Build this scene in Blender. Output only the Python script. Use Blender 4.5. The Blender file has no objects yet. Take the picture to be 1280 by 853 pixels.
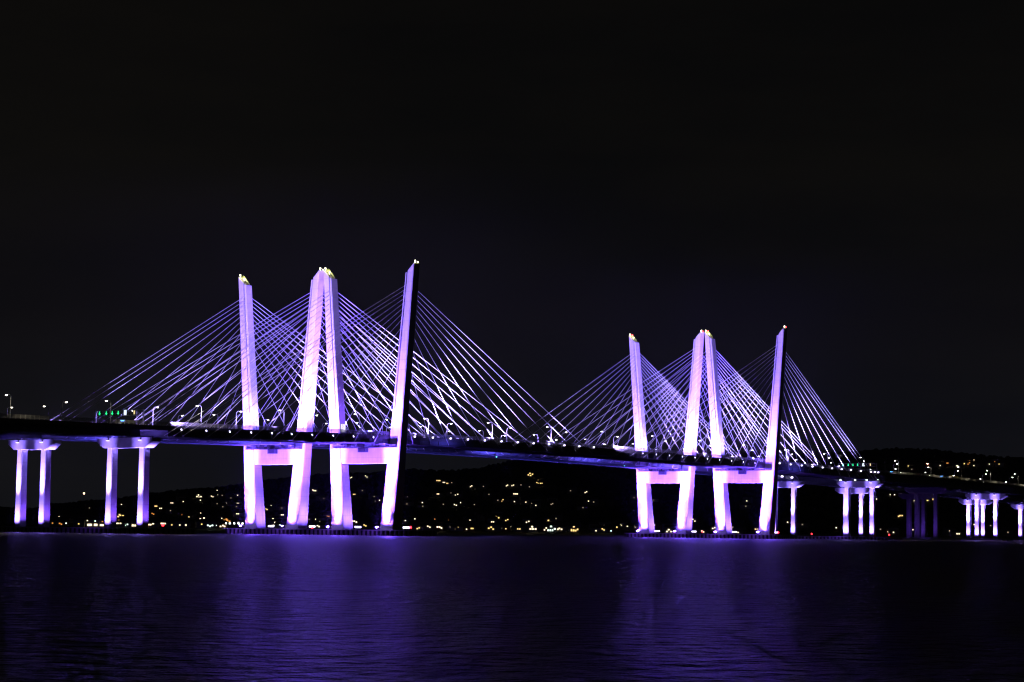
import bpy, math, random
from math import sin, cos, pi, radians, atan2, hypot, sqrt
from mathutils import Vector, Matrix
random.seed(7)
scn = bpy.context.scene
COL = scn.collection

# ------------------------------------------------------------------ camera
F, CX, CY, CH = 2668.28, -789.66, -648.56, 2.776
YAW, PIT, ROLL = 0.6208, 0.0889, 0.0117
fw = Vector((cos(PIT)*cos(YAW), cos(PIT)*sin(YAW), sin(PIT)))
rt = Vector((sin(YAW), -cos(YAW), 0))
up = rt.cross(fw)
r2 = rt*cos(ROLL) + up*sin(ROLL)
u2 = up*cos(ROLL) - rt*sin(ROLL)
cam_d = bpy.data.cameras.new('camera')
cam = bpy.data.objects.new('camera', cam_d)
COL.objects.link(cam)
M = Matrix((r2, u2, -fw)).transposed().to_4x4()
M.translation = Vector((CX, CY, CH))
cam.matrix_world = M
cam_d.sensor_fit = 'HORIZONTAL'
cam_d.sensor_width = 36
cam_d.lens = F*36/1280
cam_d.clip_start = 0.5
cam_d.clip_end = 30000
scn.camera = cam

def ray(x, y):
    d = fw + r2*((x-640)/F) - u2*((y-426.5)/F)
    return Vector((CX, CY, CH)), d

# ------------------------------------------------------------------ render
scn.view_settings.view_transform = 'Standard'
scn.view_settings.look = 'None'
scn.view_settings.exposure = 0
scn.view_settings.gamma = 1
scn.cycles.use_denoising = True
scn.cycles.filter_width = 1.25
scn.cycles.max_bounces = 5
scn.cycles.diffuse_bounces = 1
scn.cycles.glossy_bounces = 3
scn.cycles.sample_clamp_indirect = 60
scn.cycles.caustics_reflective = False
scn.cycles.caustics_refractive = False

# ------------------------------------------------------------------ materials
def mat(name, col, rough=0.7, metal=0.0, noise=0.0, nscale=1.0, bump=0.0):
    m = bpy.data.materials.new(name); m.use_nodes = True
    nt = m.node_tree; b = nt.nodes['Principled BSDF']
    b.inputs['Roughness'].default_value = rough
    b.inputs['Metallic'].default_value = metal
    b.inputs['Base Color'].default_value = (*col, 1)
    if noise:
        tc = nt.nodes.new('ShaderNodeTexCoord')
        n = nt.nodes.new('ShaderNodeTexNoise'); n.inputs['Scale'].default_value = nscale
        n.inputs['Detail'].default_value = 5
        nt.links.new(tc.outputs['Object'], n.inputs['Vector'])
        r = nt.nodes.new('ShaderNodeMapRange')
        r.inputs['From Min'].default_value = 0.3; r.inputs['From Max'].default_value = 0.7
        r.inputs['To Min'].default_value = 1-noise; r.inputs['To Max'].default_value = 1+noise
        nt.links.new(n.outputs['Fac'], r.inputs['Value'])
        mx = nt.nodes.new('ShaderNodeMix'); mx.data_type = 'RGBA'; mx.blend_type = 'MULTIPLY'
        mx.inputs['Factor'].default_value = 1
        mx.inputs['A'].default_value = (*col, 1)
        nt.links.new(r.outputs['Result'], mx.inputs['B'])
        nt.links.new(mx.outputs['Result'], b.inputs['Base Color'])
        if bump:
            bp = nt.nodes.new('ShaderNodeBump'); bp.inputs['Strength'].default_value = bump
            nt.links.new(n.outputs['Fac'], bp.inputs['Height'])
            nt.links.new(bp.outputs['Normal'], b.inputs['Normal'])
    return m

def emit(name, col, strength, sample=False):
    m = bpy.data.materials.new(name); m.use_nodes = True
    b = m.node_tree.nodes['Principled BSDF']
    b.inputs['Base Color'].default_value = (0.2, 0.2, 0.2, 1)
    b.inputs['Emission Color'].default_value = (*col, 1)
    b.inputs['Emission Strength'].default_value = strength
    if not sample:
        m.cycles.emission_sampling = 'NONE'
    return m

def concrete(name, col, joint=4.6):
    """board-marked concrete: cloudy tone, rain streaks, thin lift joints"""
    m = bpy.data.materials.new(name); m.use_nodes = True
    nt = m.node_tree; N = nt.nodes; L = nt.links; b = N['Principled BSDF']
    b.inputs['Roughness'].default_value = 0.75
    tc = N.new('ShaderNodeTexCoord')
    n1 = N.new('ShaderNodeTexNoise'); n1.inputs['Scale'].default_value = 0.22; n1.inputs['Detail'].default_value = 6
    L.new(tc.outputs['Object'], n1.inputs['Vector'])
    mp = N.new('ShaderNodeMapping'); mp.inputs['Scale'].default_value = (1.6, 1.6, 0.05)
    L.new(tc.outputs['Object'], mp.inputs['Vector'])
    n2 = N.new('ShaderNodeTexNoise'); n2.inputs['Scale'].default_value = 1.0; n2.inputs['Detail'].default_value = 4
    L.new(mp.outputs['Vector'], n2.inputs['Vector'])
    ad = N.new('ShaderNodeMath'); ad.operation = 'ADD'
    L.new(n1.outputs['Fac'], ad.inputs[0]); L.new(n2.outputs['Fac'], ad.inputs[1])
    r = N.new('ShaderNodeMapRange')
    r.inputs['From Min'].default_value = 0.7; r.inputs['From Max'].default_value = 1.3
    r.inputs['To Min'].default_value = 0.84; r.inputs['To Max'].default_value = 1.1
    L.new(ad.outputs[0], r.inputs['Value'])
    sp = N.new('ShaderNodeSeparateXYZ'); L.new(tc.outputs['Object'], sp.inputs[0])
    dv = N.new('ShaderNodeMath'); dv.operation = 'DIVIDE'; dv.inputs[1].default_value = joint
    L.new(sp.outputs['Z'], dv.inputs[0])
    fr = N.new('ShaderNodeMath'); fr.operation = 'FRACT'; L.new(dv.outputs[0], fr.inputs[0])
    lt = N.new('ShaderNodeMath'); lt.operation = 'LESS_THAN'; lt.inputs[1].default_value = 0.035
    L.new(fr.outputs[0], lt.inputs[0])
    ml = N.new('ShaderNodeMath'); ml.operation = 'MULTIPLY'; ml.inputs[1].default_value = -0.22
    L.new(lt.outputs[0], ml.inputs[0])
    a2 = N.new('ShaderNodeMath'); a2.operation = 'ADD'
    L.new(r.outputs['Result'], a2.inputs[0]); L.new(ml.outputs[0], a2.inputs[1])
    mx = N.new('ShaderNodeMix'); mx.data_type = 'RGBA'; mx.blend_type = 'MULTIPLY'
    mx.inputs['Factor'].default_value = 1; mx.inputs['A'].default_value = (*col, 1)
    L.new(a2.outputs[0], mx.inputs['B']); L.new(mx.outputs['Result'], b.inputs['Base Color'])
    return m

MT = dict(
    concrete=concrete('pale_concrete', (0.46, 0.45, 0.44)),
    pier=concrete('pier_concrete', (0.42, 0.41, 0.40), 6.0),
    capc=mat('cap_concrete', (0.40, 0.39, 0.38), 0.8, 0, 0.12, 0.4),
    girder=mat('painted_girder_steel', (0.16, 0.17, 0.20), 0.5, 0.0, 0.1, 0.3),
    slab=mat('deck_concrete', (0.20, 0.20, 0.20), 0.85, 0, 0.15, 0.3),
    barrier=mat('barrier_concrete', (0.16, 0.16, 0.15), 0.85, 0, 0.2, 0.6),
    asphalt=mat('asphalt', (0.05, 0.05, 0.052), 0.9, 0, 0.2, 0.5),
    paint=mat('road_paint', (0.75, 0.75, 0.72), 0.7),
    fence=mat('fence_steel', (0.35, 0.35, 0.33), 0.5, 0.2),
    cable=mat('white_cable_sheath', (0.78, 0.78, 0.78), 0.45),
    dark=mat('dark_steel', (0.05, 0.05, 0.055), 0.5, 0.4),
    pole=mat('galvanised_steel', (0.42, 0.43, 0.44), 0.45, 0.5),
    fenderw=mat('fender_board', (0.035, 0.03, 0.03), 0.8, 0, 0.25, 1.0),
    fenderp=mat('fender_pile', (0.26, 0.24, 0.23), 0.75, 0, 0.2, 1.0),
    lamp=emit('lamp_light', (1.0, 0.93, 0.80), 14),
    lampdim=emit('lamp_light_dim', (1.0, 0.90, 0.74), 3),
    flood=emit('floodlight_lens', (0.66, 0.58, 1.0), 9),
    floodw=emit('white_floodlight_lens', (0.86, 0.98, 0.82), 6),
    floodv=emit('violet_floodlight_lens', (0.62, 0.55, 1.0), 3),
    red=emit('red_marker', (1.0, 0.02, 0.03), 9),
    green=emit('green_marker', (0.12, 1.0, 0.55), 3),
    blue=emit('blue_beacon', (0.06, 0.35, 1.0), 10),
    arrow=emit('green_arrow_lights', (0.02, 0.85, 0.22), 2.2),
    whites=emit('lit_sign_face', (0.75, 0.85, 1.0), 1.3),
    amber=emit('amber_sign_face', (1.0, 0.8, 0.35), 0.9),
    topw=emit('pylon_top_lamp', (1.0, 0.95, 0.66), 8),
    greenst=mat('green_stair_steel', (0.36, 0.42, 0.16), 0.5),
    bars=emit('louvred_light', (0.9, 0.85, 1.0), 1.6),
)

# ------------------------------------------------------------------ mesh helpers
class MB:
    def __init__(s): s.v = []; s.f = []; s.mi = []; s.cur = 0
    def verts(s, vs):
        n = len(s.v); s.v += [tuple(v) for v in vs]; return n
    def face(s, idx): s.f.append(tuple(idx)); s.mi.append(s.cur)
    def hexa(s, c):            # 8 corners: 4 bottom (ccw) + 4 top
        n = s.verts(c)
        for q in ((3,2,1,0),(4,5,6,7),(0,1,5,4),(1,2,6,5),(2,3,7,6),(3,0,4,7)):
            s.face([n+k for k in q])
    def box(s, x0, x1, y0, y1, z0, z1):
        s.hexa([(x0,y0,z0),(x1,y0,z0),(x1,y1,z0),(x0,y1,z0),(x0,y0,z1),(x1,y0,z1),(x1,y1,z1),(x0,y1,z1)])
    def loft(s, rings, cap=True):
        k = len(rings[0]); ids = [s.verts(r) for r in rings]
        for a, b in zip(ids[:-1], ids[1:]):
            for i in range(k):
                j = (i+1) % k
                s.face((a+i, a+j, b+j, b+i))
        if cap:
            s.face([ids[0]+i for i in reversed(range(k))]); s.face([ids[-1]+i for i in range(k)])
    def tube(s, pts, rad, n=6, cap=True):
        pts = [Vector(p) for p in pts]; rings = []
        for i, p in enumerate(pts):
            t = (pts[min(i+1, len(pts)-1)]-pts[max(i-1, 0)]).normalized()
            a = Vector((0,0,1)) if abs(t.z) < 0.9 else Vector((1,0,0))
            u = t.cross(a).normalized(); w = t.cross(u)
            r = rad[i] if isinstance(rad, (list, tuple)) else rad
            rings.append([p+u*(r*cos(2*pi*k/n))-w*(r*sin(2*pi*k/n)) for k in range(n)])
        s.loft(rings, cap)
    def data(s, name, mats, smooth=False):
        me = bpy.data.meshes.new(name); me.from_pydata(s.v, [], s.f)
        for m in (mats if isinstance(mats, (list, tuple)) else [mats]): me.materials.append(m)
        me.polygons.foreach_set('material_index', s.mi)
        if smooth: me.polygons.foreach_set('use_smooth', [True]*len(s.f))
        me.update(); return me
    def build(s, name, mats, parent=None, smooth=False):
        o = bpy.data.objects.new(name, s.data(name, mats, smooth)); COL.objects.link(o)
        if parent is not None: o.parent = parent
        return o

def tag(o, label=None, cat=None, group=None, kind=None):
    if label: o['label'] = label
    if cat: o['category'] = cat
    if group: o['group'] = group
    if kind: o['kind'] = kind
    return o
def empty(name, loc=(0,0,0), parent=None, rz=0):
    o = bpy.data.objects.new(name, None); COL.objects.link(o)
    o.location = loc; o.rotation_euler = (0,0,rz); o.empty_display_size = 2
    if parent is not None: o.parent = parent
    return o
def kids(o): return [c for c in bpy.data.objects if c.parent == o]
def protoize(o):
    """remember the tree below a prototype so copying is quick"""
    return [(c, [(g, []) for g in kids(c)]) for c in kids(o)]
def copy_tree(root, tree, loc, rz=0):
    r = root.copy(); COL.objects.link(r); r.location = loc; r.rotation_euler = (0,0,rz)
    for c, gs in tree:
        d = c.copy(); COL.objects.link(d); d.parent = r
        for g, _ in gs:
            e = g.copy(); COL.objects.link(e); e.parent = d
    return r
def lerp_tab(tab, x):
    if x <= tab[0][0]: return tab[0][1]
    for (a, va), (b, vb) in zip(tab[:-1], tab[1:]):
        if x <= b:
            t = (x-a)/(b-a); return va+(vb-va)*t
    return tab[-1][1]
ORD = ['first','second','third','fourth','fifth','sixth','seventh','eighth','ninth','tenth','eleventh','twelfth','thirteenth','fourteenth','fifteenth']

FLOODV = (0.152, 0.058, 1.0)
VIOLET = (0.18, 0.090, 1.0)
PINKV = (0.205, 0.138, 1.0)
DEEPV = (0.20, 0.07, 1.0)
PIERV = (0.24, 0.155, 1.0)
def spot(name, loc, target, power, angle, col=VIOLET, blend=1.0, size=0.4):
    d = bpy.data.lights.new(name, 'SPOT'); d.energy = power; d.color = col
    d.spot_size = radians(angle); d.spot_blend = blend; d.shadow_soft_size = size
    o = bpy.data.objects.new(name, d); COL.objects.link(o)
    o.location = loc
    o.rotation_euler = (Vector(target)-Vector(loc)).to_track_quat('-Z', 'Y').to_euler()
    return o

# ------------------------------------------------------------------ bridge geometry (metres; X along the bridge, Y across, Z up)
S = 57.47
ZB, ZTI, ZTO = 2.93, 124.8, 128.6
WY = [(ZB, 3.93), (45, 3.31), (128, 2.32)]
WX = [(ZB, 3.60), (45, 2.60), (128, 2.43)]
TOWX = (0.0, 366.0)
SPANS = [dict(key='near', y=0.0, hw=15.1, d0=14.6, col=9.4), dict(key='far', y=S, hw=13.7, d0=13.22, col=7.5)]
ZTOP = [(-420,41.0),(-300,42.8),(-240,43.7),(-157,44.7),(-100,45.6),(-30,47.0),(50,47.8),(120,48.3),(183,48.4),(240,48.2),(305,47.6),(366,46.8),(420,45.9),(523,44.9),(580,44.7),(654,43.8),(774,41.5),(860,39.6),(1000,36.6),(1600,24.0)]
ZBOT = [(-420,35.8),(-300,37.6),(-240,38.6),(-157.1,39.9),(-157,40.1),(-100,41.4),(-30,43.0),(50,44.0),(120,44.4),(183,44.4),(240,44.1),(305,43.5),(366,42.8),(420,41.7),(523,39.7),(523.1,39.4),(580,38.6),(654,37.2),(774,35.0),(860,33.2),(1000,30.4),(1600,18.0)]
def smooth_tab(tab, x, w=30):
    return sum(lerp_tab(tab, x+d) for d in (-w, -w/2, 0, w/2, w))/5
def ztop(x): return smooth_tab(ZTOP, x)
def zbot(x): return smooth_tab(ZBOT, x)
def zroad(x): return ztop(x)-1.1

def leg_center(sp, sgn, z): return sp['y'] + sgn*(sp['d0']+0.0865*z)

def make_leg(sp, X, sgn, parent):
    mb = MB(); rings = []
    levels = [ZB, 10, 20, 30, 34, 42, 45, 52, 60, 60.6, 75, 90, 105, 115, None]
    for z in levels:
        zz = 126.5 if z is None else z
        wx, wy = lerp_tab(WX, zz), lerp_tab(WY, zz)
        c = 0.32
        dep = 0.6 if zz > 60.3 else 0.0
        g = -sgn*0.52*wy            # slot towards the inner side
        gw = 0.30
        out = []
        for (sx) in (-1, 1):
            ys = [-wy+c, g-gw, g-gw, g+gw, g+gw, wy-c]
            ds = [0, 0, dep, dep, 0, 0]
            if sx == -1: seq = list(zip(ys, ds))[::-1]   # go +Y to -Y on the -X face
            else: seq = list(zip(ys, ds))
            side = [(sx*(wx-d), y) for y, d in seq]
            if sx == -1:
                out += [(-wx+c, wy)] + side + [(-wx+c, -wy)]
            else:
                out += [(wx-c, -wy)] + side + [(wx-c, wy)]
        ring = []
        for (lx, ly) in out:
            if z is None:
                t = (sgn*ly/wy+1)/2
                zc = ZTI+(ZTO-ZTI)*max(0, min(1, (t-0.24)/0.76)) - (0.0 if t > 0.24 else 0.5)
                # keep the lean when the top is cut on a slope
                ring.append((X+lx, leg_center(sp, sgn, zc)+ly, zc))
            else:
                ring.append((X+lx, leg_center(sp, sgn, zz)+ly, zz))
        rings.append(ring)
    mb.loft(rings)
    return mb.build('leg', MT['concrete'], parent)

SIDE = [14, 28.5, 43, 57.5, 71.5, 84.5, 98, 111.5, 126, 141, 146.5, 152]
MAIN = [15+14.2*k for k in range(12)]
ZCAB = [66, 86, 94, 99.2, 103, 105.8, 108.2, 110.4, 112.5, 114.6, 116.6, 118.6]

def pylon(br, sp, X):
    py = empty('pylon', (0,0,0), br)
    for sgn in (1, -1): make_leg(sp, X, sgn, py)
    # crossbeam below the deck
    mb = MB(); y = sp['y']
    def bx(z): return lerp_tab(WX, z)-0.45
    i0 = sp['d0']+0.0865*34.1-lerp_tab(WY, 34.1)+0.5; i1 = sp['d0']+0.0865*41.9-lerp_tab(WY, 41.9)+0.5
    mb.hexa([(X-bx(34), y-i0, 34.1), (X+bx(34), y-i0, 34.1), (X+bx(34), y+i0, 34.1), (X-bx(34), y+i0, 34.1),
             (X-bx(34), y-i1, 41.9), (X+bx(34), y-i1, 41.9), (X+bx(34), y+i1, 41.9), (X-bx(34), y+i1, 41.9)])
    mb.build('crossbeam', MT['concrete'], py)
    # railing walkway along the crossbeam top, in front of the -X face
    mb = MB()
    x0 = X-bx(42)-0.9
    mb.box(x0-0.3, X-bx(42)-0.02, y-i1-4.5, y+i1+4.5, 41.55, 41.75)
    for k in range(29):
        yy = y-i1-4.4+(2*i1+8.8)*k/28
        mb.tube([(x0-0.2, yy, 41.75), (x0-0.2, yy, 42.95)], 0.06, 4)
    for zz in (42.3, 42.95): mb.tube([(x0-0.2, y-i1-4.4, zz), (x0-0.2, y+i1+4.4, zz)], 0.06, 4)
    mb.build('railing', MT['dark'], py)
    # bearing boxes and the hung inspection cradle
    for yy in (-sp['hw']+2.4, -4.5, 4.5, sp['hw']-2.4):
        mb = MB(); mb.box(X-1.7, X+1.7, y+yy-1.0, y+yy+1.0, 41.902, zbot(X)+0.4)
        mb.build('bearing', MT['dark'], py)
    mb = MB()
    mb.box(X-bx(38)-2.6, X-bx(38)-0.1, y-2.2, y+2.2, 39.4, 41.5)
    for yy in (-1.9, 1.9): mb.tube([(X-bx(38)-1.4, y+yy, 41.5), (X-bx(38)-1.4, y+yy, 42.6)], 0.12, 4)
    for k in range(6): mb.tube([(X-bx(38)-2.62, y-2.1+0.84*k, 39.4), (X-bx(38)-2.62, y-2.1+0.84*k, 41.5)], 0.05, 4)
    mb.build('inspection_cradle', MT['dark'], py)
    # pile cap
    mb = MB(); w = sp['d0']+4.6
    mb.box(X-7.0, X+7.0, y-w, y+w, -1.0, 2.45)
    for sgn in (1, -1):
        c = leg_center(sp, sgn, ZB)
        mb.box(X-4.6, X+4.6, c-4.9, c+4.9, 2.452, ZB+0.05)
    mb.build('pile_cap', MT['capc'], py)
    # tops: stair along the slope, lamps, red beacon
    for sgn in (1, -1):
        wy = 2.32
        ca = leg_center(sp, sgn, ZTI)-sgn*wy*0.5; cb = leg_center(sp, sgn, ZTO)+sgn*wy
        mb = MB(); za, zb_ = ZTI, ZTO
        for sx in (-1.0, 1.0):
            mb.tube([(X+sx, ca, za+1.2), (X+sx, cb-sgn*0.2, zb_+1.1)], 0.09, 4)
            mb.tube([(X+sx, ca, za+0.4), (X+sx, cb-sgn*0.2, zb_+0.4)], 0.12, 4)
            for k in range(5):
                t = k/4; yy = ca+(cb-sgn*0.2-ca)*t; zz = za+(zb_-za)*t
                mb.tube([(X+sx, yy, zz-0.1), (X+sx, yy, zz+1.2)], 0.08, 4)
        for k in range(8):
            t = k/7; yy = ca+(cb-sgn*0.2-ca)*t; zz = za+(zb_-za)*t+0.3
            mb.box(X-1.0, X+1.0, yy-0.18, yy+0.18, zz, zz+0.12)
        mb.build('access_stair', MT['greenst'], py)
        for (t, sx) in ((0.92, -1.2), (0.35, -0.6)) if sgn == 1 else ((0.95, -1.2),):
            yy = ca+(cb-ca)*t; zz = za+(zb_-za)*t+0.9
            mb = MB(); mb.tube([(X+sx, yy, zz-0.6), (X+sx, yy, zz), (X+sx, yy, zz+0.1), (X+sx, yy, zz+0.6), (X+sx, yy, zz+0.75)], [0.1, 0.1, 0.3, 0.32, 0.15], 8)
            mb.build('lamp', MT['topw'], py)
        if X > 100 or sgn == -1:
            mb = MB(); yy = cb-sgn*0.5
            mb.tube([(X+1.2, yy, ZTO-0.3), (X+1.2, yy, ZTO+0.4)], 0.2, 8)
            mb.cur = 1
            mb.tube([(X+1.2, yy, ZTO+0.4), (X+1.2, yy, ZTO+1.0), (X+1.2, yy, ZTO+1.15)], [0.42, 0.42, 0.1], 8)
            mb.build('beacon', [MT['dark'], MT['red'] if X > 100 else MT['lampdim']], py)
        spot('pylon_top_lamp_beam', (X-0.2, ca+(cb-ca)*0.4+sgn*0, ZTI+5.2), (X, ca+(cb-ca)*0.5, ZTI), 1800, 150, (1.0, 0.92, 0.5), 0.5, 0.2)
    return py

def deck(br, sp, x0, x1):
    y, hw = sp['y'], sp['hw']
    xs = []; x = x0
    while x < x1: xs.append(x); x += 7.125 if -160 < x < 530 else 14.25
    xs.append(x1)
    dk = empty('deck', (0,0,0), br)
    # slab
    mb = MB()
    mb.loft([[(x, y-hw, zroad(x)-0.45), (x, y+hw, zroad(x)-0.45), (x, y+hw, zroad(x)), (x, y-hw, zroad(x))][::-1] for x in xs])
    mb.build('road_slab', MT['slab'], dk)
    mb = MB()
    for a, b in zip(xs[:-1], xs[1:]):
        n = mb.verts([(a, y-hw+0.5, zroad(a)+0.004), (b, y-hw+0.5, zroad(b)+0.004), (b, y+hw-0.5, zroad(b)+0.004), (a, y+hw-0.5, zroad(a)+0.004)])
        mb.face((n, n+1, n+2, n+3))
    mb.build('road_surface', MT['asphalt'], dk)
    mb = MB()
    for a, b in zip(xs[:-1], xs[1:]):
        for yy in (-10.8, -7.2, -3.6, 0, 3.6, 7.2, 10.8):
            b2 = b if abs(yy) == 10.8 else a+3.0
            n = mb.verts([(a, y+yy-0.08, zroad(a)+0.012), (b2, y+yy-0.08, zroad(b2)+0.012), (b2, y+yy+0.08, zroad(b2)+0.012), (a, y+yy+0.08, zroad(a)+0.012)])
            mb.face((n, n+1, n+2, n+3))
    mb.build('lane_marking', MT['paint'], dk)
    # girders
    cs = [x for x in xs if -158 <= x <= 525]
    for sgn in (-1, 1):
        mb = MB()
        ya, yb = sorted((y+sgn*(hw-0.9), y+sgn*(hw-0.1)))
        mb.loft([[(x, ya-0.25, zbot(x)), (x, yb+0.25, zbot(x)), (x, yb+0.25, zbot(x)+0.18), (x, yb-0.25, zbot(x)+0.22), (x, yb-0.25, zroad(x)-0.452), (x, ya+0.25, zroad(x)-0.452), (x, ya+0.25, zbot(x)+0.22), (x, ya-0.25, zbot(x)+0.18)][::-1] for x in cs])
        # web stiffeners
        for i, x in enumerate(cs[1:-1]):
            yo = yb-0.25 if sgn > 0 else ya+0.25
            mb.box(x-0.08, x+0.08, min(yo, yo+sgn*0.3), max(yo, yo+sgn*0.3), zbot(x)+0.23, zroad(x)-0.46)
        mb.build('edge_girder', MT['girder'], dk)
    mb = MB()
    for x in cs[1:-1]:
        zb_ = zbot(x)+0.5
        mb.box(x-0.12, x+0.12, y-hw+1.2, y+hw-1.2, zb_, zroad(x)-0.46)
        mb.box(x-0.4, x+0.4, y-hw+1.2, y+hw-1.2, zb_-0.12, zb_-0.002)
    mb.build('floor_beam', MT['girder'], dk)
    for k, seg in enumerate(([x for x in xs if x <= -150], [x for x in xs if x >= 518])):
        for yy in (-hw+2.2, -4.6, 4.6, hw-2.2):
            mb = MB()
            mb.loft([[(x, y+yy-0.45, zbot(x)), (x, y+yy+0.45, zbot(x)), (x, y+yy+0.45, zbot(x)+0.12), (x, y+yy+0.1, zbot(x)+0.14), (x, y+yy+0.1, zroad(x)-0.452), (x, y+yy-0.1, zroad(x)-0.452), (x, y+yy-0.1, zbot(x)+0.14), (x, y+yy-0.45, zbot(x)+0.12)][::-1] for x in seg])
            mb.build('approach_girder', MT['girder'], dk)
        mb = MB()
        for x in seg[1:-1]:
            mb.box(x-0.1, x+0.1, y-hw+2.4, y+hw-2.4, zbot(x)+0.9, zbot(x)+1.2)
            mb.box(x-0.1, x+0.1, y-hw+2.4, y+hw-2.4, zroad(x)-1.2, zroad(x)-0.9)
        mb.build('cross_frame', MT['girder'], dk)['kind'] = 'stuff'
    # barriers and fences
    for sgn in (-1, 1):
        mb = MB(); yo = y+sgn*hw
        w = sgn*0.45
        prof = lambda x: [(x, yo, zroad(x)-0.75), (x, yo-w, zroad(x)+0.005), (x, yo-w*0.9, zroad(x)+0.3), (x, yo-w*0.55, ztop(x)), (x, yo+w*0.06, ztop(x)), (x, yo+w*0.06, zroad(x)-0.75)]
        rr = [prof(x) for x in xs]
        if sgn > 0: rr = [r[::-1] for r in rr]
        mb.loft(rr)
        mb.build('barrier', MT['barrier'], dk)
        mb = MB(); yf = yo-sgn*0.12
        h = 1.75 if sgn < 0 else 1.1
        x = x0+1
        while x < x1-2:
            mb.box(x-0.09, x+0.09, yf-0.07, yf+0.07, ztop(x)-0.1, ztop(x)+h)
            if sgn < 0 and x < 1000:
                for q in range(1, 7):
                    xp = x+2.4*q/7; zt = ztop(xp)
                    mb.box(xp-0.05, xp+0.05, yf-0.02, yf+0.02, zt+0.3, zt+h-0.1)
            x += 2.4
        for zz in ((0.35, 0.8, 1.25, h-0.08) if sgn < 0 else (0.5, h-0.08)):
            mb.loft([[(x, yf-0.04, ztop(x)+zz-0.05), (x, yf+0.04, ztop(x)+zz-0.05), (x, yf+0.04, ztop(x)+zz+0.05), (x, yf-0.04, ztop(x)+zz+0.05)][::-1] for x in xs])
        mb.build('fence', MT['fence'], dk)
    # centre barrier
    return dk

def colgap(sp, X):
    if X < 600: return sp['col']
    return 7.4 if sp['key'] == 'near' else 6.3
def pier(br, sp, X, fence_z=None):
    p = empty('pier', (0,0,0), br); y = sp['y']
    ct = zbot(X)-0.35; cb = ct-4.2
    for sgn in (1, -1):
        mb = MB(); yc = y+sgn*colgap(sp, X)
        def ring(z, ax, ay, c):
            return [(X-ax, yc-ay+c, z), (X-ax+c, yc-ay, z), (X+ax-c, yc-ay, z), (X+ax, yc-ay+c, z), (X+ax, yc+ay-c, z), (X+ax-c, yc+ay, z), (X-ax+c, yc+ay, z), (X-ax, yc+ay-c, z)]
        mb.loft([ring(1.8, 1.95, 1.72, 0.3), ring(cb*0.5, 1.85, 1.55, 0.3), ring(cb-0.002, 1.8, 1.5, 0.3)])
        mb.build('column', MT['pier'], p)
    # hammerhead cap, bevelled ends
    mb = MB()
    hw0, hw1 = sp['col']+3.1, sp['col']+7.0
    def sec(x, k):
        return [(x, y-hw0+k, cb), (x, y+hw0-k, cb), (x, y+hw1-k-1.6, cb+1.4), (x, y+hw1-k, cb+2.4), (x, y+hw1-k, ct), (x, y-hw1+k, ct), (x, y-hw1+k, cb+2.4), (x, y-hw1+k+1.6, cb+1.4)]
    mb.loft([[q for q in sec(X-2.5, 0.5)], sec(X-2.1, 0), sec(X+2.1, 0), sec(X+2.5, 0.5)])
    mb.build('pier_cap', MT['capc'], p)
    for yy in (-sp['hw']+2.2, -4.6, 4.6, sp['hw']-2.2):
        mb = MB(); mb.box(X-0.8, X+0.8, y+yy-0.7, y+yy+0.7, ct+0.002, zbot(X)-0.002)
        mb.build('bearing', MT['dark'], p)
    mb = MB()
    mb.box(X-4.5, X+4.5, y-sp['col']-4.0, y+sp['col']+4.0, -1.0, 1.8)
    mb.build('pile_cap', MT['capc'], p)
    return p

NEARP = [-264, -157, 523.5, 630, 737, 851, 960, 1080, 1200]
for sp in SPANS:
    k = sp['key']
    br = empty('cable_stayed_bridge', (0, sp['y'], 0))
    br.location = (0, 0, 0)
    tag(br, 'nearer bridge of the twin pair, with the dark sided rightmost pylon legs' if k == 'near'
        else 'farther bridge of the twin pair, behind the front deck, with the leftmost pylon legs', 'bridge', 'twin cable stayed bridges')
    for X in TOWX: pylon(br, sp, X)
    deck(br, sp, -420, 1600)
    for X in NEARP:
        pier(br, sp, X)
    # stay cables
    for X in TOWX:
        for dirn in (-1, 1):
            offs = MAIN if (dirn == 1) == (X == 0) else SIDE
            for sgn in (1, -1):
                for q, off in enumerate(offs):
                    xd = X+dirn*off; z2 = ZCAB[q]
                    wx, wy = lerp_tab(WX, z2), lerp_tab(WY, z2)
                    yt = leg_center(sp, sgn, z2)-sgn*0.52*wy
                    A = Vector((xd, sp['y']+sgn*(sp['hw']+0.32), zbot(xd)+0.5))
                    B = Vector((X+dirn*(wx-0.55), yt, z2))
                    mb = MB(); d = (B-A).normalized()
                    mb.tube([A, A+d*4.2, A+d*4.3, B], [0.16, 0.16, 0.10, 0.10], 6)
                    mb.build('stay_cable', MT['cable'], br, True)
    sp['br'] = br

# the louvred light panel on the near left pylon leg
g = MB()
py = [c for c in kids(SPANS[0]['br']) if c.name.startswith('pylon')][0]
c = leg_center(SPANS[0], 1, 51.5)-lerp_tab(WY, 51.5)
for kx in range(3):
    for kz in range(6):
        g.box(-1.7+1.15*kx, -1.0+1.15*kx, c-0.5, c-0.3, 49.6+0.62*kz, 50.0+0.62*kz)
g.build('louvred_light', MT['bars'], py)

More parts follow.
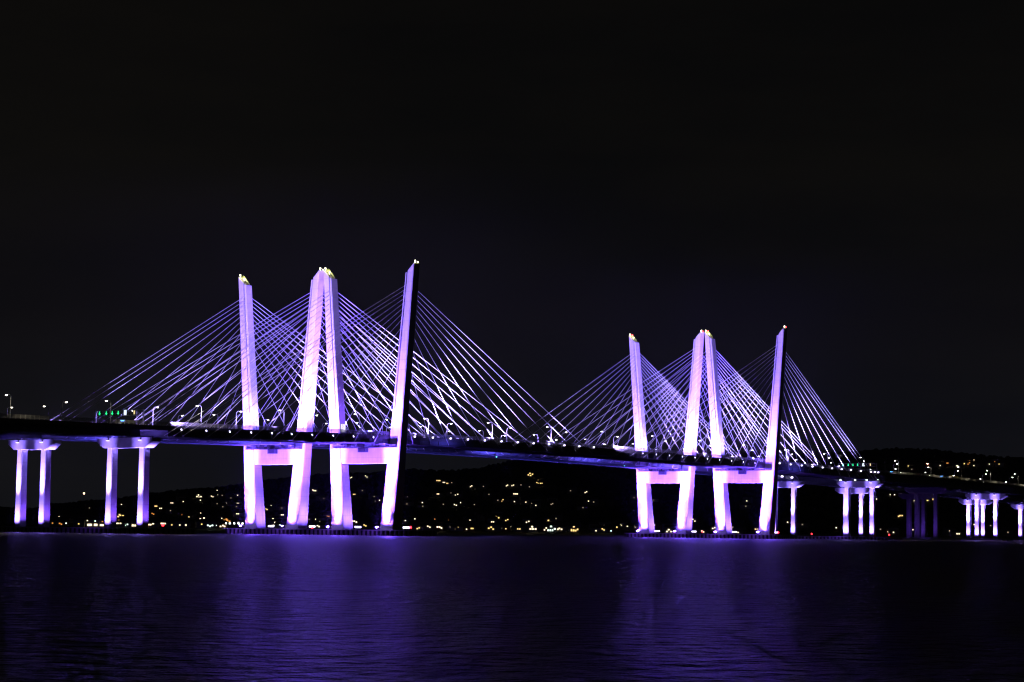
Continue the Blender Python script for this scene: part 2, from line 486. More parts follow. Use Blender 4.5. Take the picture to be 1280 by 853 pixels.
# ------------------------------------------------------------------ fenders round the pylons and the anchor piers
def fender(x0, x1, y0, y1, top, label, step=2.7):
    t = empty('timber_fender', ((x0+x1)/2, y0, 0))
    tag(t, label, 'fender', 'fenders round the bridge feet')
    ox, oy = t.location.x, t.location.y
    def W(mb, name, m):
        mb.v = [(a-ox, b-oy, c) for a, b, c in mb.v]; return mb.build(name, m, t)
    mb = MB(); th = 0.5
    mb.box(x0, x0+th, y0, y1, -0.8, top-0.35); mb.box(x1-th, x1, y0, y1, -0.8, top-0.35)
    mb.box(x0+th, x1-th, y0, y0+th, -0.8, top-0.35); mb.box(x0+th, x1-th, y1-th, y1, -0.8, top-0.35)
    mb.cur = 1; y = y0+0.7
    while y < y1-0.5:
        mb.tube([(x0-0.5, y, -0.9), (x0-0.5, y, top-0.37)], 0.62, 8); mb.tube([(x1+0.5, y, -0.9), (x1+0.5, y, top-0.37)], 0.62, 8); y += step
    x = x0+1.5
    while x < x1-1:
        mb.tube([(x, y0-0.5, -0.9), (x, y0-0.5, top-0.37)], 0.62, 8); mb.tube([(x, y1+0.5, -0.9), (x, y1+0.5, top-0.37)], 0.62, 8); x += step
    W(mb, 'ribbed_wall', [MT['fenderw'], MT['fenderp']])
    mb = MB()
    mb.box(x0-1.1, x0+0.9, y0-1.1, y1+1.1, top-0.36, top); mb.box(x1-0.9, x1+1.1, y0-1.1, y1+1.1, top-0.36, top)
    mb.box(x0+0.9, x1-0.9, y0-1.1, y0+0.9, top-0.36, top); mb.box(x0+0.9, x1-0.9, y1-0.9, y1+1.1, top-0.36, top)
    W(mb, 'top_walkway', MT['capc'])
    return t
fender(-9.6, 9.6, -34.5, 82, 2.7, 'long striped fender wall on the water round the feet of the left hand pylons')
fender(356.4, 375.6, -28.5, 80, 2.6, 'long striped fender wall on the water round the feet of the right hand pylons')
fender(-166, -148, -30, 95, 2.3, 'dark fender wall on the water round the leftmost lit pier columns')
fender(514.5, 532.5, -26, 82, 2.0, 'short striped fender wall round the lit pier right of the right pylons')

# nav lights on the fenders
def nav(loc, label, m, h=0.9, r=0.45):
    t = empty('navigation_light', loc)
    tag(t, label, 'navigation light', 'navigation lights')
    mb = MB(); mb.tube([(0,0,0), (0,0,h)], 0.16, 6); mb.build('post', MT['dark'], t)
    mb = MB(); mb.tube([(0,0,h), (0,0,h+0.15), (0,0,h+0.75), (0,0,h+0.95)], [r*0.8, r, r, r*0.3], 8); mb.build('lamp', m, t)
nav((-165.5, -29.5, 2.3), 'red light at the right end of the leftmost fender wall', MT['red'])
nav((-9.2, 26, 2.7), 'red light on the middle of the left pylon fender wall', MT['red'], 0.3)
nav((-9.2, -34, 2.7), 'red light at the right end of the left pylon fender wall', MT['red'])
nav((356.8, 25, 2.6), 'red light on the middle of the right pylon fender wall', MT['red'])
nav((356.8, -28, 2.6), 'red light at the right end of the right pylon fender wall', MT['red'])
nav((514.9, 32, 2.0), 'red light on the left part of the rightmost fender wall', MT['red'])
nav((514.9, -25.5, 2.0), 'red light at the far right end of the rightmost fender wall', MT['red'])
for i, (X, lab) in enumerate([(1.8, 'under the front deck between the left pylon legs'), (163.8, 'under main span left of middle'), (294.9, 'under the main span close to the right hand pylons'), (422.2, 'below the deck between the right pylon legs'), (589, 'under the deck right of the right hand pylons')]):
    t = empty('navigation_light', (X, S-14.6, zbot(X)-0.2)); tag(t, 'small green light hung '+lab, 'navigation light', 'navigation lights')
    mb = MB(); mb.tube([(0,0,-0.3), (0,0,0.6)], 0.1, 6); mb.build('post', MT['dark'], t)
    mb = MB(); mb.tube([(0,0,-0.9), (0,0,-0.8), (0,0,-0.4), (0,0,-0.3)], [0.15, 0.34, 0.34, 0.15], 8); mb.build('lamp', MT['green'], t)

# ------------------------------------------------------------------ floodlight racks at the pylon feet
proto = empty('floodlight_rack', (0,0,0))
mb = MB()
for yy in (-1.6, 0, 1.6): mb.tube([(0, yy, 0), (0, yy, 1.0)], 0.08, 5)
mb.tube([(0, -2.0, 0.95), (0, 2.0, 0.95)], 0.09, 5); mb.build('stand', MT['dark'], proto)
mb = MB()
for yy in (-1.5, -0.5, 0.5, 1.5): mb.box(-0.22, 0.18, yy-0.42, yy+0.42, 0.85, 1.65)
mb.build('housing', MT['dark'], proto)
mb = MB()
for yy in (-1.5, -0.5, 0.5, 1.5): mb.box(0.182, 0.23, yy-0.40, yy+0.40, 0.88, 1.62)
mb.build('lens', MT['flood'], proto)
ptree = protoize(proto)
first = True
for ti, X in enumerate(TOWX):
    for sp in SPANS:
        for sgn in (1, -1):
            for sx in (-1, 1):
                c = leg_center(sp, sgn, ZB)
                loc = (X+sx*10.6, c-(0.0 if sx < 0 else 1.0), 2.7); rz = 0 if sx < 0 else pi
                o = proto if first else copy_tree(proto, ptree, loc, rz)
                o.location = loc; o.rotation_euler = (0, 0, rz); first = False
                which = {('far', 1): 'leftmost', ('far', -1): 'second', ('near', 1): 'third', ('near', -1): 'rightmost'}[(sp['key'], sgn)]
                tag(o, '%s floodlight rack %s foot of the %s leg, %s hand pylons' % ('dark backed' if sx < 0 else 'glowing white', 'before the' if sx < 0 else 'behind the', which, 'left' if ti == 0 else 'right'),
                    'floodlight', 'floodlight racks at the pylon feet')

# ------------------------------------------------------------------ deck edge floodlights at the cable feet (near deck, outer edge)
protoA = empty('deck_floodlight', (0,0,0))
mb = MB(); mb.box(-0.15, 0.15, -0.1, 0.1, 0, 0.45); mb.tube([(0, -0.55, 0.4), (0, 0.55, 0.4)], 0.07, 5); mb.build('bracket', MT['dark'], protoA)
mb = MB(); mb.hexa([(-0.35,-0.5,0.42),(0.30,-0.5,0.30),(0.30,0.5,0.30),(-0.35,0.5,0.42),(-0.20,-0.5,1.08),(0.46,-0.5,0.94),(0.46,0.5,0.94),(-0.20,0.5,1.08)]); mb.build('housing', MT['dark'], protoA)
mb = MB(); mb.hexa([(-0.40,-0.45,0.47),(-0.352,-0.45,0.46),(-0.352,0.45,0.46),(-0.40,0.45,0.47),(-0.26,-0.45,1.05),(-0.21,-0.45,1.04),(-0.21,0.45,1.04),(-0.26,0.45,1.05)]); mb.build('lens', MT['flood'], protoA)
atree = protoize(protoA); first = True
sp = SPANS[0]
for ti, X in enumerate(TOWX):
    for dirn in (-1, 1):
        offs = MAIN if (dirn == 1) == (X == 0) else SIDE
        for q, off in enumerate(offs):
            if dirn == -1 and q > 9: continue
            xd = X+dirn*(off+1.5)
            loc = (xd, -sp['hw']-0.62, ztop(xd)-0.75); rz = 0 if dirn > 0 else pi-1.25
            if dirn < 0: loc = (xd, -sp['hw']-0.55, ztop(xd)-2.1)
            o = protoA if first else copy_tree(protoA, atree, loc, rz)
            o.location = loc; o.rotation_euler = (0,0,rz); first = False
            tag(o, 'deck edge floodlight at foot of the %s outer cable %s of the %s pylons' % (ORD[q], 'right' if dirn > 0 else 'left', 'left' if ti == 0 else 'right'), 'floodlight', 'deck edge floodlights')
# brackets carry to the barrier face
# white work lights on the anchor pier cap and on the far anchor span
for (X, Y, Z, lab) in [(521.0, 13.0, 0, 'left end'), (521.0, 2.0, 0, 'middle'), (521.0, -6.5, 0, 'right half'), (521.0, -14.5, 0, 'right end')]:
    t = empty('work_light', (X-0.6, Y, zbot(X)-0.35)); tag(t, 'pale greenish work light on the %s of the cap under the rightmost cables' % lab, 'work light', 'white work lights')
    mb = MB(); mb.box(0.1, 0.4, -0.3, 0.3, 0, 0.9); mb.build('housing', MT['dark'], t)
    mb = MB(); mb.box(-0.2, 0.098, -0.5, 0.5, 0.35, 0.95); mb.build('lens', MT['floodw'], t)
for (X, lab) in [(492, 'left'), (506, 'right')]:
    t = empty('work_light', (X, S-14.9, zbot(X)+0.9)); tag(t, '%s of two bright white lights under the deck beside the rightmost dark leg' % lab, 'work light', 'white work lights')
    mb = MB(); mb.box(0.1, 0.4, -0.3, 0.9, 0, 0.9); mb.build('housing', MT['dark'], t)
    mb = MB(); mb.box(-0.3, 0.098, -1.0, 0.4, 0.2, 1.0); mb.build('lens', MT['flood'], t)

# cap floodlights: small lamps under the girders beside each lit column
CAPL = []
protoC = empty('soffit_lamp', (0,0,0))
mb = MB(); mb.box(-0.3, 0.5, -0.5, 0.5, 0.15, 0.5); mb.tube([(0.4,0,0.5),(0.4,0,1.0)], 0.08, 5); mb.build('housing', MT['dark'], protoC)
mb = MB(); mb.box(-0.5, 0.3, -0.65, 0.65, -0.12, 0.148); mb.build('lens', MT['floodv'], protoC)
ctree = protoize(protoC); first = True
for sp in SPANS:
    for X in (-157, 523.5, 737, 851, 960):
        if (X in (851, 960)) == (sp['key'] == 'near') or (X == 737 and sp['key'] == 'far'):
            if X > 600: continue
        for sgn in (1, -1):
            loc = (X-2.95, sp['y']+sgn*colgap(sp, X), zbot(X)-1.5)
            o = protoC if first else copy_tree(protoC, ctree, loc)
            o.location = loc; first = False
            nm = {-157: 'leftmost lit pier', 523.5: 'lit pier beside the right hand pylons', 737: 'lit pier group near the right edge', 851: 'lit pier group near the right edge', 960: 'pier at the right edge'}[X]
            tag(o, '%s lamp on the %s cap of the %s' % ('left' if sgn > 0 else 'right', 'front' if sp['key'] == 'near' else 'rear', nm), 'lamp', 'lamps on the pier caps')

# ------------------------------------------------------------------ street lamps
proto = empty('street_lamp', (0,0,0))
mb = MB(); mb.tube([(0,0,0),(0,0,0.5),(0,0,9.2)], [0.22,0.16,0.11], 8); mb.build('pole', MT['pole'], proto)
mb = MB(); mb.tube([(0,0,9.1),(0,0.12,9.75),(0,0.5,10.25),(0,1.2,10.5),(0,2.4,10.5)], [0.10,0.095,0.09,0.085,0.08], 6); mb.build('arm', MT['pole'], proto)
mb = MB(); mb.hexa([(-0.28,2.1,10.38),(0.28,2.1,10.38),(0.24,3.2,10.42),(-0.24,3.2,10.42),(-0.2,2.15,10.62),(0.2,2.15,10.62),(0.16,3.15,10.56),(-0.16,3.15,10.56)]); mb.build('lamp_head', MT['dark'], proto)
mb = MB(); mb.hexa([(-0.18,2.35,10.12),(0.18,2.35,10.12),(0.16,3.0,10.14),(-0.16,3.0,10.14),(-0.24,2.25,10.378),(0.24,2.25,10.378),(0.21,3.12,10.40),(-0.21,3.12,10.40)]); mb.build('lens', MT['lamp'], proto)
ltree = protoize(proto)
proto2 = None
first = True
LX = [553.5+52.5*k for k in range(-16, 9)]
def wherex(X, right):
    if X < -150: return 'left of the cables'
    if X < 0: return 'left of the pylons'
    if X < 366: return 'between left and right pylons'
    if X < 523: return 'among the rightmost cables'
    return 'beyond the rightmost cables'
cnt = {}
lamps = []
for sp in SPANS:
    for sgn in (-1, 1):
        for X0 in LX:
            X = X0+(0 if sp['key'] == 'near' else 20)
            if any(abs(X-T) < 5 for T in TOWX): X += 8
            loc = (X, sp['y']+sgn*(sp['hw']-0.75), zroad(X)); rz = 0 if sgn < 0 else pi
            o = proto if first else copy_tree(proto, ltree, loc, rz)
            o.location = loc; o.rotation_euler = (0,0,rz); first = False
            key = (sp['key'], sgn, wherex(X, 0)); cnt[key] = cnt.get(key, 0)+1
            lamps.append((o, key, cnt[key], sp, sgn, X))
for o, key, n, sp, sgn, X in lamps:
    tag(o, '%s street lamp from left on %s kerb of %s deck, %s' % (ORD[n-1], 'right' if sgn < 0 else 'left', 'front' if sp['key'] == 'near' else 'rear', key[2]), 'street lamp', 'street lamps along the bridge decks')
    if sp['key'] == 'near' and sgn < 0 and (X < -100 or 530 < X < 830):
        y = sp['y']+sgn*(sp['hw']-3.4)
        spot('street_lamp_beam', (X, y, zroad(X)+10.0), (X, y, zroad(X)), 13000, 160, (1.0, 0.86, 0.62), 0.5, 0.3)

# ------------------------------------------------------------------ lane control gantries on the near deck
def gantry(X, lab):
    z = zroad(X); t = empty('sign_gantry', (X, 0, z)); tag(t, lab, 'gantry', 'lane sign gantries')
    for yy in (-14.2, 14.2):
        mb = MB(); mb.tube([(0, yy, 0), (0, yy, 7.6)], [0.28, 0.22], 8); mb.build('post', MT['pole'], t)
    mb = MB()
    for zz in (5.2, 7.3):
        for xx in (-0.5, 0.5): mb.tube([(xx, -14.2, zz), (xx, 14.2, zz)], 0.1, 6)
    for k in range(19):
        yy = -14.2+28.4*k/18
        mb.tube([(-0.5, yy, 5.2), (-0.5, yy, 7.3)], 0.06, 4); mb.tube([(0.5, yy, 5.2), (0.5, yy, 7.3)], 0.06, 4)
        if k < 18: mb.tube([(-0.5, yy, 5.2), (-0.5, yy+28.4/18, 7.3)], 0.05, 4)
    mb.build('truss', MT['pole'], t)
    for k, yy in enumerate((10.4, 6.4, 2.9, -0.6)):
        mb = MB(); mb.box(-1.1, -0.75, yy-1.0, yy+1.0, 5.3, 7.3); pn = mb.build('lane_sign', MT['dark'], t)
        mb = MB()     # downward green arrow
        xf = -1.14
        mb.box(xf, xf+0.035, yy-0.17, yy+0.17, 6.25, 7.1)
        n = mb.verts([(xf, yy, 5.55), (xf, yy-0.72, 6.25), (xf, yy+0.72, 6.25), (xf+0.035, yy, 5.55), (xf+0.035, yy-0.72, 6.25), (xf+0.035, yy+0.72, 6.25)])
        for f in ((0,2,1),(3,4,5),(0,1,4,3),(1,2,5,4),(2,0,3,5)): mb.face([n+i for i in f])
        mb.build('arrow', MT['arrow'], pn)
    mb = MB(); mb.box(-1.1, -0.75, -5.6, -3.9, 5.2, 7.5); pn = mb.build('speed_sign', MT['dark'], t)
    mb = MB(); mb.box(-1.14, -1.102, -5.5, -4.0, 5.3, 7.4); mb.build('sign_face', MT['whites'], pn)
    mb = MB(); mb.box(-1.1, -0.75, -10.6, -9.0, 5.3, 7.3); pn = mb.build('notice_sign', MT['dark'], t)
    mb = MB(); mb.box(-1.14, -1.102, -10.4, -9.6, 5.5, 7.1); mb.build('sign_face', MT['amber'], pn)
gantry(-163, 'lane sign gantry with green arrows over the deck above the leftmost pier')
gantry(520, 'lane sign gantry with green arrows over the deck beside the last cables on the right')
t = empty('antenna_mast', (530, -15.4, ztop(530)-0.8)); tag(t, 'thin dark mast on the deck edge just right of the last right hand cable', 'mast')
mb = MB(); mb.tube([(0,0,0),(0,0,9)], [0.14,0.07], 6); mb.build('pole', MT['pole'], t)
mb = MB(); mb.tube([(0,0,9),(0,0,12.2)], 0.035, 5); mb.tube([(-0.5,0,8.4),(0.5,0,8.4)], 0.05, 4); mb.build('antenna', MT['pole'], t)

# ------------------------------------------------------------------ vehicles on the near deck
bodyW = mat('white_truck_paint', (0.7, 0.7, 0.68), 0.35)
bodyY = mat('yellow_truck_paint', (0.75, 0.58, 0.10), 0.4)
bodyD = mat('dark_car_paint', (0.06, 0.07, 0.09), 0.25)
glass = mat('dark_glass', (0.02, 0.02, 0.025), 0.1)
rubber = mat('tyre_rubber', (0.02, 0.02, 0.02), 0.9)
headm = emit('headlight_glow', (1.0, 0.95, 0.85), 16)
def wheel(t, x, y, r=0.48):
    mb = MB(); mb.tube([(x, y-0.15, r), (x, y+0.15, r)], r, 14); w = mb.build('wheel', rubber, t)
    mb = MB(); s = -1 if y < 0 else 1
    mb.tube([(x, y+s*0.151, r), (x, y+s*0.17, r)], r*0.55, 10); mb.build('rim', MT['pole'], w)
def truck(X, Y, body, label, beacon, length=7.2, height=2.9):
    t = empty('utility_truck', (X, Y, zroad(X)+0.006)); tag(t, label, 'truck', 'trucks stopped on the front deck')
    L = length
    mb = MB(); mb.box(-L/2+2.0, L/2, -1.2, 1.2, 0.85, height); mb.build('cargo_box', body, t)
    mb = MB()
    mb.loft([[(-L/2, y, 0.55), (-L/2+1.95, y, 0.55), (-L/2+1.95, y, 2.35), (-L/2+0.75, y, 2.35), (-L/2+0.15, y, 1.45), (-L/2, y, 1.3)] for y in (1.1, -1.1)])
    cb = mb.build('cab', body, t)
    mb = MB(); mb.box(-L/2+0.8, -L/2+1.6, -1.125, -1.102, 1.5, 2.15); mb.box(-L/2+0.8, -L/2+1.6, 1.102, 1.125, 1.5, 2.15); mb.build('window', glass, cb)
    mb = MB(); mb.box(-L/2+0.4, L/2-0.2, -0.5, 0.5, 0.5, 0.84); mb.build('chassis', MT['dark'], t)
    for x in (-L/2+0.9, L/2-1.5):
        for y in (-1.05, 1.05): wheel(t, x, y)
    for y in (-0.8, 0.8):
        mb = MB(); mb.box(-L/2-0.05, -L/2-0.002, y-0.16, y+0.16, 0.8, 1.08); mb.build('headlight', MT['lampdim'], t)
    mb = MB(); mb.box(-L/2+1.1, -L/2+1.5, -0.85, 0.85, 2.352, 2.75); mb.build('beacon', beacon, t)
truck(-169, -10.5, bodyD, 'dark truck with a blue flashing beacon under the left lane gantry', MT['blue'])
truck(550, -11.5, bodyW, 'white truck with a blue beacon beside the thin mast on the right', MT['blue'])
truck(632, -11.5, bodyW, 'white truck with a blue beacon just left of the yellow truck', MT['blue'])
truck(648, -12.2, bodyY, 'long yellow box truck on the front deck above the right hand piers', MT['lampdim'], 13.0, 3.4)
def car(X, Y, label):
    t = empty('car', (X, Y, zroad(X)+0.006)); tag(t, label, 'car', 'cars driving on the front deck')
    mb = MB()
    P = [(-2.2, .35), (2.2, .35), (2.25, .85), (1.4, 0.95), (0.9, 1.45), (-0.6, 1.45), (-1.25, .95), (-2.2, .8)]
    mb.loft([[(x, y, z) for x, z in P] for y in (0.88, -0.88)]); b = mb.build('body', bodyD, t)
    mb = MB()
    for y in (-0.9, 0.882):
        n = mb.verts([(-1.1, y, .97), (1.2, y, .97), (.85, y, 1.38), (-.6, y, 1.38), (-1.1, y+.018, .97), (1.2, y+.018, .97), (.85, y+.018, 1.38), (-.6, y+.018, 1.38)])
        for f in ((0,1,2,3),(7,6,5,4),(0,4,5,1),(1,5,6,2),(2,6,7,3),(3,7,4,0)): mb.face([n+i for i in f])
    mb.build('window', glass, t)
    for x in (-1.35, 1.4):
        for y in (-0.8, 0.8): wheel(t, x, y, 0.33)
    for y in (-0.62, 0.62):
        mb = MB(); mb.box(-2.3, -2.202, y-0.2, y+0.2, 0.55, 0.8); mb.build('headlight', headm, t)
for X, Y, lab in [(603, -8.8, 'car with bright headlights beside the second truck beacon'), (665, -8.8, 'car with bright headlights right behind the yellow truck'), (706, -8.8, 'car with bright headlights above the right hand lit piers'), (745, -8.8, 'car with headlights nearest the right edge of the deck')]:
    car(X, Y, lab)

# ------------------------------------------------------------------ water
def water_mat():
    m = bpy.data.materials.new('river_water'); m.use_nodes = True
    nt = m.node_tree; N = nt.nodes; L = nt.links; b = N['Principled BSDF']
    b.inputs['Base Color'].default_value = (0.004, 0.005, 0.008, 1)
    b.inputs['Roughness'].default_value = WATER_R
    b.inputs['IOR'].default_value = WATER_IOR
    g = N.new('ShaderNodeNewGeometry')
    def nz(scale, det, sc=(1,1,1), rot=0.0):
        mp = N.new('ShaderNodeMapping'); mp.inputs['Scale'].default_value = sc
        mp.inputs['Rotation'].default_value = (0, 0, rot)
        L.new(g.outputs['Position'], mp.inputs['Vector'])
        n = N.new('ShaderNodeTexNoise'); n.inputs['Scale'].default_value = scale; n.inputs['Detail'].default_value = det
        n.inputs['Roughness'].default_value = 0.55
        L.new(mp.outputs['Vector'], n.inputs['Vector']); return n
    a = nz(2.8, 2)
    c = nz(0.95, 4)
    e = nz(0.09, 3)
    m1 = N.new('ShaderNodeMath'); m1.operation = 'MULTIPLY'; m1.inputs[1].default_value = WAVE_S; L.new(a.outputs['Fac'], m1.inputs[0])
    m2 = N.new('ShaderNodeMath'); m2.operation = 'MULTIPLY_ADD'; m2.inputs[1].default_value = WAVE_M; L.new(c.outputs['Fac'], m2.inputs[0]); L.new(m1.outputs[0], m2.inputs[2])
    m3 = N.new('ShaderNodeMath'); m3.operation = 'MULTIPLY_ADD'; m3.inputs[1].default_value = WAVE_L; L.new(e.outputs['Fac'], m3.inputs[0]); L.new(m2.outputs[0], m3.inputs[2])
    bp = N.new('ShaderNodeBump'); bp.inputs['Strength'].default_value = 1.0; bp.inputs['Distance'].default_value = 1.0
    L.new(m3.outputs[0], bp.inputs['Height']); L.new(bp.outputs['Normal'], b.inputs['Normal'])
    return m
WATER_R, WATER_IOR, WAVE_S, WAVE_M, WAVE_L = 0.37, 1.25, 0.07, 1.15, 1.5
mb = MB()
n = mb.verts([(-3500,-3500,0),(9000,-3500,0),(9000,9000,0),(-3500,9000,0)]); mb.face((n,n+1,n+2,n+3))
tag(mb.build('river_water', water_mat()), 'dark violet rippled river water across the foreground', 'water', kind='structure')

# ------------------------------------------------------------------ far shore: terrain
RIDGE = [(-600,640),(-200,638),(0,634),(40,636),(65,630),(105,626),(140,624),(190,616),(230,612),(270,609),(300,605),(335,599),(365,596),(390,593),(450,591),(490,588),(515,586),(560,588),(585,586),(605,583),(630,577),(645,574),(690,569),(750,565),(850,563),(950,563),(1040,564),(1090,562),(1120,560),(1165,561),(1210,567),(1245,570),(1280,572),(1500,578),(1900,590)]
SHORE, RIDGED = 2420.0, 3700.0
def az_el(x, y):
    o, d = ray(x, y); return atan2(d.y, d.x), d.z/hypot(d.x, d.y)
RT = sorted((lambda a: (a[0], a[1]*RIDGED+CH))(az_el(x, y)) for x, y in RIDGE)
TREEH = 9.0
def rnd(i, j):
    h = (i*374761393+j*668265263) & 0xffffffff; h = ((h ^ (h >> 13))*1274126177) & 0xffffffff
    return ((h ^ (h >> 16)) & 0xffff)/65535.0
def terr(az, d):
    H = lerp_tab(RT, az)-TREEH
    if d < SHORE: return -2.0
    if d < SHORE+25: return -2.0+4.2*(d-SHORE)/25
    t = (d-SHORE-25)/(RIDGED-SHORE-25)
    if t <= 1:
        s = 0.22*t+0.78*t*t*(1.9-0.9*t)/1.0
        return 2.2+(H-2.2)*s
    return H*(1-0.25*min(1.0, (d-RIDGED)/2500))
azs = [YAW-0.62+0.0124*i/2 for i in range(201)]
ds = [SHORE-30, SHORE, SHORE+25]+[SHORE+25+(RIDGED-SHORE-25)*k/26 for k in range(1, 27)]+[RIDGED+350*k for k in range(1, 6)]
mb = MB()
for i, a in enumerate(azs):
    for j, d in enumerate(ds):
        z = terr(a, d)+((rnd(i, j)-0.5)*4 if 4 < j < 28 else 0)
        mb.verts([(CX+d*cos(a), CY+d*sin(a), z)])
nj = len(ds)
for i in range(len(azs)-1):
    for j in range(nj-1):
        q = i*nj+j; mb.face((q, q+1, q+nj+1, q+nj))
hillm = mat('hillside_ground', (0.05, 0.055, 0.035), 0.95, 0, 0.3, 0.02)
tag(mb.build('hillside', hillm, None, True), 'dark wooded hillside rising along the far shore', 'hill', kind='structure')

def on_hill(x, y):
    """distance along the sight line to where it meets the hillside"""
    a, el = az_el(x, y)
    lo, hi = SHORE+30, RIDGED
    for _ in range(40):
        m = (lo+hi)/2
        if terr(a, m)+3.2 > CH+el*m: hi = m
        else: lo = m
    d = (lo+hi)/2
    return a, d, terr(a, d)

# ------------------------------------------------------------------ houses, one per cluster of lit windows (x, y, size, tone)
HL = []
def zone(ox, oy, s, pts):
    for p in pts:
        HL.append((ox+p[0]/s, oy+p[1]/s, p[2], p[3]))
zone(60, 590, 9.846, [(140,552,1,'w'),(90,598,3,'w'),(135,602,2,'w'),(230,585,2,'y'),(262,592,2,'y'),(208,632,2,'c'),(385,645,1,'y'),(430,595,2,'y'),(515,598,3,'y'),(560,600,2,'y'),(600,606,2,'c'),(472,612,1,'w'),(665,615,2,'o'),(895,552,4,'y'),(930,605,3,'y'),(880,612,3,'o'),(975,610,1,'o'),(885,650,3,'w'),(968,648,2,'c'),(900,410,1,'w'),(495,445,1,'d'),(70,632,1,'o'),(155,634,2,'o'),(1262,508,2,'o')])
zone(185, 590, 9.846, [(112,433,3,'y'),(168,450,2,'w'),(298,384,2,'w'),(405,322,1,'d'),(423,366,1,'w'),(290,448,1,'w'),(275,488,1,'d'),(392,495,3,'y'),(422,478,1,'y'),(420,520,1,'o'),(638,306,4,'w'),(652,350,1,'w'),(795,300,2,'w'),(850,238,2,'w'),(857,283,1,'w'),(842,392,1,'d'),(910,300,1,'d'),(912,422,1,'d'),(1003,322,1,'d'),(975,378,1,'w'),(1005,368,2,'d'),(1093,288,1,'w'),(1095,390,2,'w'),(1092,428,1,'d'),(650,508,2,'w'),(703,533,2,'d'),(658,580,3,'w'),(688,556,1,'y'),(510,538,1,'y'),(486,555,1,'y'),(548,547,2,'d'),(418,610,3,'y'),(458,622,2,'w'),(430,655,3,'w'),(383,660,1,'w'),(548,630,1,'d'),(588,655,1,'y'),(622,645,2,'y'),(650,668,1,'y'),(690,655,2,'o'),(772,668,3,'c'),(808,678,2,'c'),(915,572,2,'w'),(992,530,1,'w'),(1028,528,2,'w'),(980,565,2,'w'),(985,610,4,'o'),(970,496,1,'d'),(1122,528,2,'w'),(1120,625,1,'w'),(828,635,1,'o'),(40,512,2,'o'),(88,632,2,'w'),(45,652,3,'w'),(62,628,1,'w'),(188,636,3,'w'),(225,636,2,'o'),(285,654,1,'y'),(908,668,3,'w')])
zone(310, 590, 9.846, [(272,428,2,'w'),(236,456,2,'y'),(382,520,1,'d'),(421,541,2,'w'),(302,587,1,'w'),(268,547,1,'d'),(400,446,1,'d'),(345,652,4,'w'),(412,665,1,'c'),(805,225,3,'w'),(895,318,1,'d'),(937,320,1,'d'),(770,550,2,'w'),(770,598,1,'d'),(848,584,2,'w'),(910,612,1,'w'),(988,548,2,'o'),(885,682,2,'w'),(940,665,2,'y')])
zone(430, 580, 8.885, [(90,158,2,'w'),(208,140,2,'o'),(258,142,2,'w'),(195,297,1,'d'),(110,348,2,'y'),(328,364,1,'d'),(388,414,1,'w'),(355,408,1,'d'),(130,648,3,'w'),(253,680,2,'y'),(240,645,1,'d'),(1048,187,3,'y'),(1083,188,2,'w'),(1113,207,2,'w'),(1048,344,2,'w'),(722,376,1,'w'),(672,438,1,'d'),(710,438,1,'d'),(745,408,1,'d'),(862,404,2,'w'),(872,440,1,'w'),(868,472,1,'d'),(1105,450,1,'d'),(765,603,2,'w'),(718,634,2,'w'),(688,641,1,'w'),(768,690,1,'w'),(853,675,2,'w'),(907,676,2,'w'),(912,641,1,'w'),(932,704,2,'w'),(972,702,2,'w'),(810,712,2,'y'),(1020,625,2,'o'),(1080,630,1,'w'),(1085,672,2,'w'),(1078,718,3,'w'),(985,660,1,'o')])
zone(550, 580, 8.885, [(100,211,3,'y'),(135,210,1,'d'),(337,254,2,'w'),(128,324,1,'d'),(180,348,2,'w'),(210,348,1,'w'),(175,453,2,'w'),(231,441,2,'w'),(395,463,1,'d'),(530,340,1,'d'),(490,252,1,'d'),(730,246,2,'w'),(822,237,2,'w'),(888,244,1,'d'),(985,256,1,'d'),(850,335,3,'w'),(707,408,2,'y'),(640,415,1,'d'),(826,420,1,'w'),(940,418,1,'w'),(1062,430,3,'w'),(1070,454,1,'w'),(995,124,4,'y'),(1100,178,3,'y'),(1097,217,2,'y'),(1128,217,2,'y'),(105,630,3,'o'),(18,670,2,'w'),(45,663,1,'o'),(150,658,2,'w'),(115,700,1,'d'),(170,694,1,'w'),(185,722,2,'y'),(212,724,1,'y'),(252,679,2,'w'),(340,552,1,'d'),(332,582,1,'o'),(345,627,1,'w'),(332,678,2,'w'),(318,600,1,'o'),(305,726,1,'w'),(340,720,2,'y'),(476,598,1,'w'),(520,600,1,'o'),(545,613,1,'o'),(620,590,3,'y'),(633,566,1,'w'),(583,645,2,'w'),(565,716,3,'y'),(595,716,2,'y'),(752,630,2,'y'),(757,693,3,'w'),(737,732,1,'y'),(872,685,2,'o'),(882,733,2,'y'),(968,650,2,'w'),(1005,650,1,'d'),(1015,724,4,'w'),(678,716,1,'d'),(15,632,1,'d')])
zone(670, 580, 8.885, [(180,400,2,'d'),(184,443,2,'d'),(400,300,1,'d'),(545,320,2,'w'),(568,383,1,'o'),(575,415,1,'w'),(645,425,1,'d'),(515,487,1,'d'),(148,640,3,'y'),(97,724,2,'w'),(140,690,2,'c'),(175,722,4,'c'),(230,697,2,'y'),(282,718,3,'w'),(235,608,1,'d'),(438,672,3,'w'),(385,712,3,'o'),(420,728,4,'y'),(635,692,2,'y'),(765,690,2,'w'),(720,730,2,'w'),(663,750,1,'w'),(747,755,2,'y'),(828,732,2,'w'),(835,765,1,'c'),(888,715,2,'y'),(958,675,2,'w'),(1032,705,1,'w'),(918,668,1,'d'),(1085,705,2,'d'),(1098,376,1,'d')])
